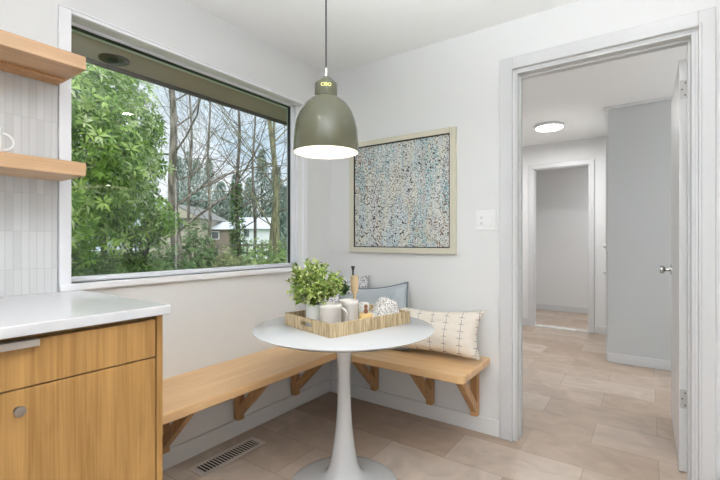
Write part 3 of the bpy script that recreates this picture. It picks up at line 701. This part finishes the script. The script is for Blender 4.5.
# ------------------------------------------------------------------ outside
CX, CY = 1.986, -2.429
dirv = Vector((-math.sin(R(35.086)), math.cos(R(35.086)))); rgt = Vector((math.cos(R(35.086)), math.sin(R(35.086))))
def at(px, D):          # ground point at depth D in the column px of a 720 px wide view
    p = Vector((CX, CY)) + D * (dirv + (px - 360) / 410 * rgt); return p.x, p.y
GZ = -.35
struct('ground', box((-60, -40, GZ - .3), (-.15, 60, GZ)), 'grass', 'lawn outside the window')
def ellipsoid_tree(name, label, cat, cx, cy, cz, rad, nw, per, L, W, mat, seed, trunk='bark_dark', tr=.05, group=None, shell=.55, limbs=14, droop=.25, upb=.5):
    random.seed(seed); t = thing(name, label, cat, (cx, cy, GZ), 0, group)
    g = MB(); b = MB(); zc = cz - GZ
    for i in range(nw):
        d = Vector((random.gauss(0, 1), random.gauss(0, 1), random.gauss(0, 1))).normalized()
        rr = random.uniform(shell, 1) ** .6 * (1 + .22 * noise.noise(d * 2.3 + Vector((seed, 0, 0))))
        p = Vector((d.x * rad[0] * rr, d.y * rad[1] * rr, zc + d.z * rad[2] * rr))
        if p.z < .05: continue
        ax = (d + Vector((random.gauss(0, .35), random.gauss(0, .35), upb + random.gauss(0, .35)))).normalized()
        o1 = ax.orthogonal().normalized(); o2 = ax.cross(o1); tone0 = random.random() ** 1.3
        for k in range(per):
            a = 2 * PI * k / per + random.uniform(-.4, .4)
            dd = (o1 * math.cos(a) + o2 * math.sin(a)) + ax * random.uniform(-.25, .7)
            g.leaf(p + dd * L * .08, dd, ax, L * random.uniform(.7, 1.15), W * random.uniform(.8, 1.15), min(1, max(0, tone0 * .75 + random.uniform(0, .3))), droop)
    g.build('foliage', mat, t)
    b.tube([(0, 0, 0), (0, 0, zc * .5), (.03, .02, zc)], [tr, tr * .8, tr * .4], 8)
    for k in range(limbs):
        d = Vector((random.gauss(0, 1), random.gauss(0, 1), random.gauss(.2, .7))).normalized()
        e_ = Vector((d.x * rad[0] * .85, d.y * rad[1] * .85, zc + d.z * rad[2] * .85)); s0 = Vector((0, 0, zc * random.uniform(.3, .9)))
        b.tube([s0, s0.lerp(e_, .5) + Vector((0, 0, .06)), e_], [tr * .4, tr * .25, tr * .08], 5)
    b.build('trunk', trunk, t)
    return t
x, y = at(48, 3.9)
ellipsoid_tree('laurel_tree', 'large glossy broadleaf evergreen close outside the left of the window', 'tree', x, y, 2.02, (1.02, 1.02, 1.18), 2300, 8, .088, .029, 'laurel', 11, shell=.45)
x, y = at(104, 5.8)
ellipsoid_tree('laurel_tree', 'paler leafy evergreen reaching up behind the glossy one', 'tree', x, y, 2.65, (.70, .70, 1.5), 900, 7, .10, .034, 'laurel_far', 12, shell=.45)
x, y = at(140, 5.0)
ellipsoid_tree('laurel_tree', 'low branch clump of glossy leaves reaching toward the big trunk', 'tree', x, y, 1.40, (.50, .46, .34), 170, 8, .105, .034, 'laurel', 13, shell=.3)
def bush(px, D, ztop, zbot, hw, nw, L, W, mat, seed, label, per=6):
    x, y = at(px, D); c = (ztop + zbot) / 2
    ellipsoid_tree('garden_shrub', label, 'shrub', x, y, c, (hw, hw, (ztop - zbot) / 2), nw, per, L, W, mat, seed, tr=.03, group='garden shrubs', limbs=8, shell=.3)
bush(148, 5.0, 1.16, .1, .55, 700, .055, .022, 'shrub_dark', 21, 'fine-leaved green shrub under the glossy evergreen')
bush(84, 3.9, 1.08, .1, .48, 700, .06, .024, 'shrub_dark', 22, 'dark shrub at the lower left corner of the window')
bush(112, 4.6, 1.12, .1, .5, 700, .055, .022, 'shrub_light', 29, 'fine-leaved bright shrub between the two dark low shrubs')
bush(197, 9.0, 1.62, -.3, .42, 560, .07, .035, 'shrub_dark', 23, 'upright dark green shrub right of the big grey trunk')
bush(217, 9.6, 1.10, -.3, .55, 420, .07, .03, 'shrub_yellow', 24, 'olive green low shrub between upright shrub and ivy trunk')
bush(262, 10.0, 1.18, -.3, .62, 620, .07, .035, 'shrub_light', 25, 'bright green low shrub right of the ivy trunk')
bush(284, 9.4, 1.14, -.3, .40, 380, .07, .035, 'shrub_light', 26, 'bright green shrub at the right end of the window')
bush(232, 9.2, .92, -.3, .40, 300, .07, .03, 'shrub_yellow', 27, 'low olive shrub at the foot of the ivy trunk')
bush(160, 8.5, 1.25, -.3, .7, 520, .07, .03, 'shrub_dark', 28, 'green shrub just left of the big grey trunk')

def bare_tree(px, D, h, r0, seed, mat, label, lean=(0, 0), depth=5, spread=.55, fork=4, start=.25, px_top=None, ivy=None, nlimb=9, llen=.42):
    random.seed(seed); x, y = at(px, D); t = thing('bare_tree', label, 'tree', (x, y, GZ), 0, 'leafless trees beyond the garden')
    tk = MB(); br = MB(); n = 12
    pts = [Vector((lean[0] * (k / n) + .05 * h * .1 * math.sin(k * 1.1 + seed), lean[1] * (k / n) + .04 * h * .1 * math.cos(k * .9 + seed), h * k / n)) for k in range(n + 1)]
    tk.tube(pts, [r0 * (1 - .75 * k / n) for k in range(n + 1)], 9)
    def grow(p, d, L, r, lv):
        m = 4; q = [p]; dd = d.copy()
        for i in range(m):
            dd = (dd + Vector((random.gauss(0, .22), random.gauss(0, .22), random.gauss(.05, .16)))).normalized(); q.append(q[-1] + dd * L / m)
        br.tube(q, [r * .8 * (1 - .6 * i / m) for i in range(m + 1)], 5 if lv > 2 else 3)
        if lv <= 0: return
        for k in range(fork):
            i = random.randint(1, m) if k else m; e_ = (dd + Vector((random.gauss(0, spread), random.gauss(0, spread), random.gauss(.1, spread)))).normalized()
            grow(q[i], e_, L * random.uniform(.5, .78), r * (1 - .6 * i / m) * .62, lv - 1)
    for k in range(nlimb):
        f = start + (1 - start) * (k + random.random() * .6) / nlimb; i = min(n, int(f * n)); a = random.uniform(0, 2 * PI)
        d = Vector((math.cos(a), math.sin(a), random.uniform(.25, 1.0))).normalized()
        grow(pts[i], d, h * llen * (1.15 - .6 * f), max(.012, r0 * (1 - .75 * f) * .40), depth - 1)
    tk.build('trunk', mat, t, smooth=True); br.build('branches', mat, t)
    if ivy:
        g = MB(); z0, z1, w0, w1 = ivy
        for k in range(1500):
            f = random.random() ** 1.15; z = z0 + (z1 - z0) * f; a = random.uniform(0, 2 * PI); rr = (w0 + (w1 - w0) * f) * random.uniform(.5, 1)
            i = min(n - 1, int(z / h * n)); c = pts[i].lerp(pts[i + 1], z / h * n - i)
            p = Vector((c.x + rr * math.cos(a), c.y + rr * math.sin(a), z)); d = Vector((math.cos(a), math.sin(a), random.uniform(-1, .6)))
            g.leaf(p, d, Vector((0, 0, 1)), random.uniform(.07, .11), random.uniform(.06, .09), random.random())
        iv = g.build('ivy', 'ivy', t); iv['label'] = 'green ivy climbing the trunk'
    return t
bare_tree(179, 8.4, 6.5, .125, 31, 'bark', 'thick grey trunk just right of the evergreens', lean=(-.20, -.14), nlimb=14, start=.3, depth=5)
bare_tree(238, 11.5, 7.0, .075, 37, 'bark_dark', 'ivy-wrapped tree with arching bare branches', nlimb=13, start=.28, depth=5, ivy=(.3, 3.1, .30, .10), llen=.38)
bare_tree(281, 9.8, 6.5, .105, 33, 'bark_moss', 'mossy forked trunk at the right end of the window', lean=(-.3, -.2), nlimb=12, start=.3, depth=5)
bare_tree(270, 11.2, 7.5, .065, 34, 'bark_moss', 'slender mossy trunk beside the forked one', lean=(.25, .1), nlimb=12, start=.3, depth=5)
bare_tree(209, 16, 8.5, .075, 35, 'bark', 'mossy bare tree spreading over the beige house', nlimb=13, start=.3, depth=5, llen=.36)
bare_tree(254, 16, 9, .07, 36, 'bark_dark', 'dark bare tree in front of the conifers', nlimb=13, start=.3, depth=5)
bare_tree(190, 11, 7.5, .05, 38, 'bark', 'thin bare tree close behind the thick trunk', nlimb=12, start=.3, depth=4)
def conifer(px, D, h, rb, seed, label):
    random.seed(seed); x, y = at(px, D); t = thing('conifer', label, 'tree', (x, y, GZ), 0, 'hazy conifers behind the houses')
    MB().tube([(0, 0, 0), (0, 0, h)], [.16, .02], 7).build('trunk', 'bark_dark', t)
    g = MB()
    for k in range(1500):
        f = random.random() ** .8; z = h * (.12 + .88 * f); R_ = rb * (1 - f) ** .8 + .05; a = random.uniform(0, 2 * PI); r_ = R_ * random.uniform(.25, 1)
        p = Vector((r_ * math.cos(a), r_ * math.sin(a), z - r_ * .25)); d = Vector((math.cos(a), math.sin(a), -.45))
        g.leaf(p, d, Vector((0, 0, 1)), random.uniform(.35, .6), random.uniform(.10, .2), random.random(), .3)
    g.build('foliage', 'conifer', t)
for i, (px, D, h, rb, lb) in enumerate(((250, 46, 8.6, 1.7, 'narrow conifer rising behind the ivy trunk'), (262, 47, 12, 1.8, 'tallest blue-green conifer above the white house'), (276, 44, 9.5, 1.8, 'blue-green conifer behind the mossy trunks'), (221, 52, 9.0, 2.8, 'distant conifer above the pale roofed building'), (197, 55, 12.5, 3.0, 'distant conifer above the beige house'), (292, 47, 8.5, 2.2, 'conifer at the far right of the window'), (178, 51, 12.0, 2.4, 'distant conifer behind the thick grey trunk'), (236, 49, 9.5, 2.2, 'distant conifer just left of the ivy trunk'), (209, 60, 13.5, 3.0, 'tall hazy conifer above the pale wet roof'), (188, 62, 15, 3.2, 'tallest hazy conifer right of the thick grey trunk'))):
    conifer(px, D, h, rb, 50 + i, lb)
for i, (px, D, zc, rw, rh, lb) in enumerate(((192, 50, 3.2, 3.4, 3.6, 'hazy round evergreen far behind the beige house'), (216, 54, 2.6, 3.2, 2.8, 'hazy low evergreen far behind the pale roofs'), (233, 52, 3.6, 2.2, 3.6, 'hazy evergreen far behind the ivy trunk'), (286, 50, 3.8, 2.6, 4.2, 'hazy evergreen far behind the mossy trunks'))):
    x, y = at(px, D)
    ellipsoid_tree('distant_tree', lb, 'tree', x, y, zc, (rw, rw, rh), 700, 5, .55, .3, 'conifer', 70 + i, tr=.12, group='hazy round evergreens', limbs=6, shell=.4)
# houses: local x = along view-right, y = away
YAW = R(35.086)
def house(px, D, wd, dp, ze, zr, wall, roof, label, wins=(), rz=0, gable='x'):
    x, y = at(px, D); t = thing('house', label, 'house', (x, y, GZ), YAW + rz)
    ze -= GZ; zr -= GZ
    box((-wd / 2, 0, 0), (wd / 2, dp, ze)).build('walls', wall, t)
    g = MB(); ov = .25
    if gable == 'y':      # ridge runs away from us: gable end faces camera
        g.add([Vector(p) for p in ((-wd / 2 - ov, -ov, ze - .1), (wd / 2 + ov, -ov, ze - .1), (0, -ov, zr), (-wd / 2 - ov, dp, ze - .1), (wd / 2 + ov, dp, ze - .1), (0, dp, zr))], [(0, 1, 2), (3, 5, 4), (0, 2, 5, 3), (1, 4, 5, 2), (0, 3, 4, 1)])
        m = MB(); m.add([Vector(p) for p in ((-wd / 2, -ov - .02, ze - .05), (wd / 2, -ov - .02, ze - .05), (0, -ov - .02, zr - .16), (-wd / 2, -ov + .05, ze - .05), (wd / 2, -ov + .05, ze - .05), (0, -ov + .05, zr - .16))], [(0, 1, 2), (3, 5, 4), (0, 2, 5, 3), (1, 4, 5, 2), (0, 3, 4, 1)]); m.build('gable', wall, t)
    else:
        g.add([Vector(p) for p in ((-wd / 2 - ov, -ov, ze), (wd / 2 + ov, -ov, ze), (wd / 2 + ov, dp / 2, zr), (-wd / 2 - ov, dp / 2, zr), (-wd / 2 - ov, dp + ov, ze), (wd / 2 + ov, dp + ov, ze))], [(0, 1, 2, 3), (3, 2, 5, 4), (0, 3, 4), (1, 5, 2), (0, 4, 5, 1)])
    g.build('roof', roof, t)
    for (a, b, c, d) in wins:
        f = box((a - .06, -.04, c - GZ - .06), (b + .06, 0, d - GZ + .06)).build('window_frame', 'siding_white', t)
        box((a, -.05, c - GZ), (b, -.041, d - GZ)).build('pane', 'pane_dark', f)
house(175, 29, 3.6, 6, 2.75, 3.75, 'siding', 'roof_dark', 'beige gabled house seen past the grey trunk', ((.15, .6, 1.9, 2.6), (-.9, -.4, 1.9, 2.6)), 0, 'y')
house(212, 31, 2.6, 4, 1.95, 2.6, 'siding_brown', 'roof', 'low brown outbuilding with a pale wet roof', ((-.9, -.3, 1.25, 1.75), (.0, .5, 1.25, 1.75)))
house(256, 31, 2.4, 3.5, 2.0, 2.95, 'siding_white', 'roof', 'white house with a pale roof right of the ivy trunk', ((-.9, -.5, 1.4, 1.9),), R(10))
x, y = at(262, 14)
t = thing('garden_fence', 'weathered wooden rail fence behind the bright shrubs', 'fence', (x, y, GZ), YAW)
for k in range(7): box((-1.5 + k * .5 - .03, -.03, 0), (-1.5 + k * .5 + .03, .03, 1.40)).build('post', 'fence', t)
for z in (.75, 1.05, 1.33): box((-1.55, -.055, z - .035), (1.55, -.031, z + .035)).build('rail', 'fence', t)
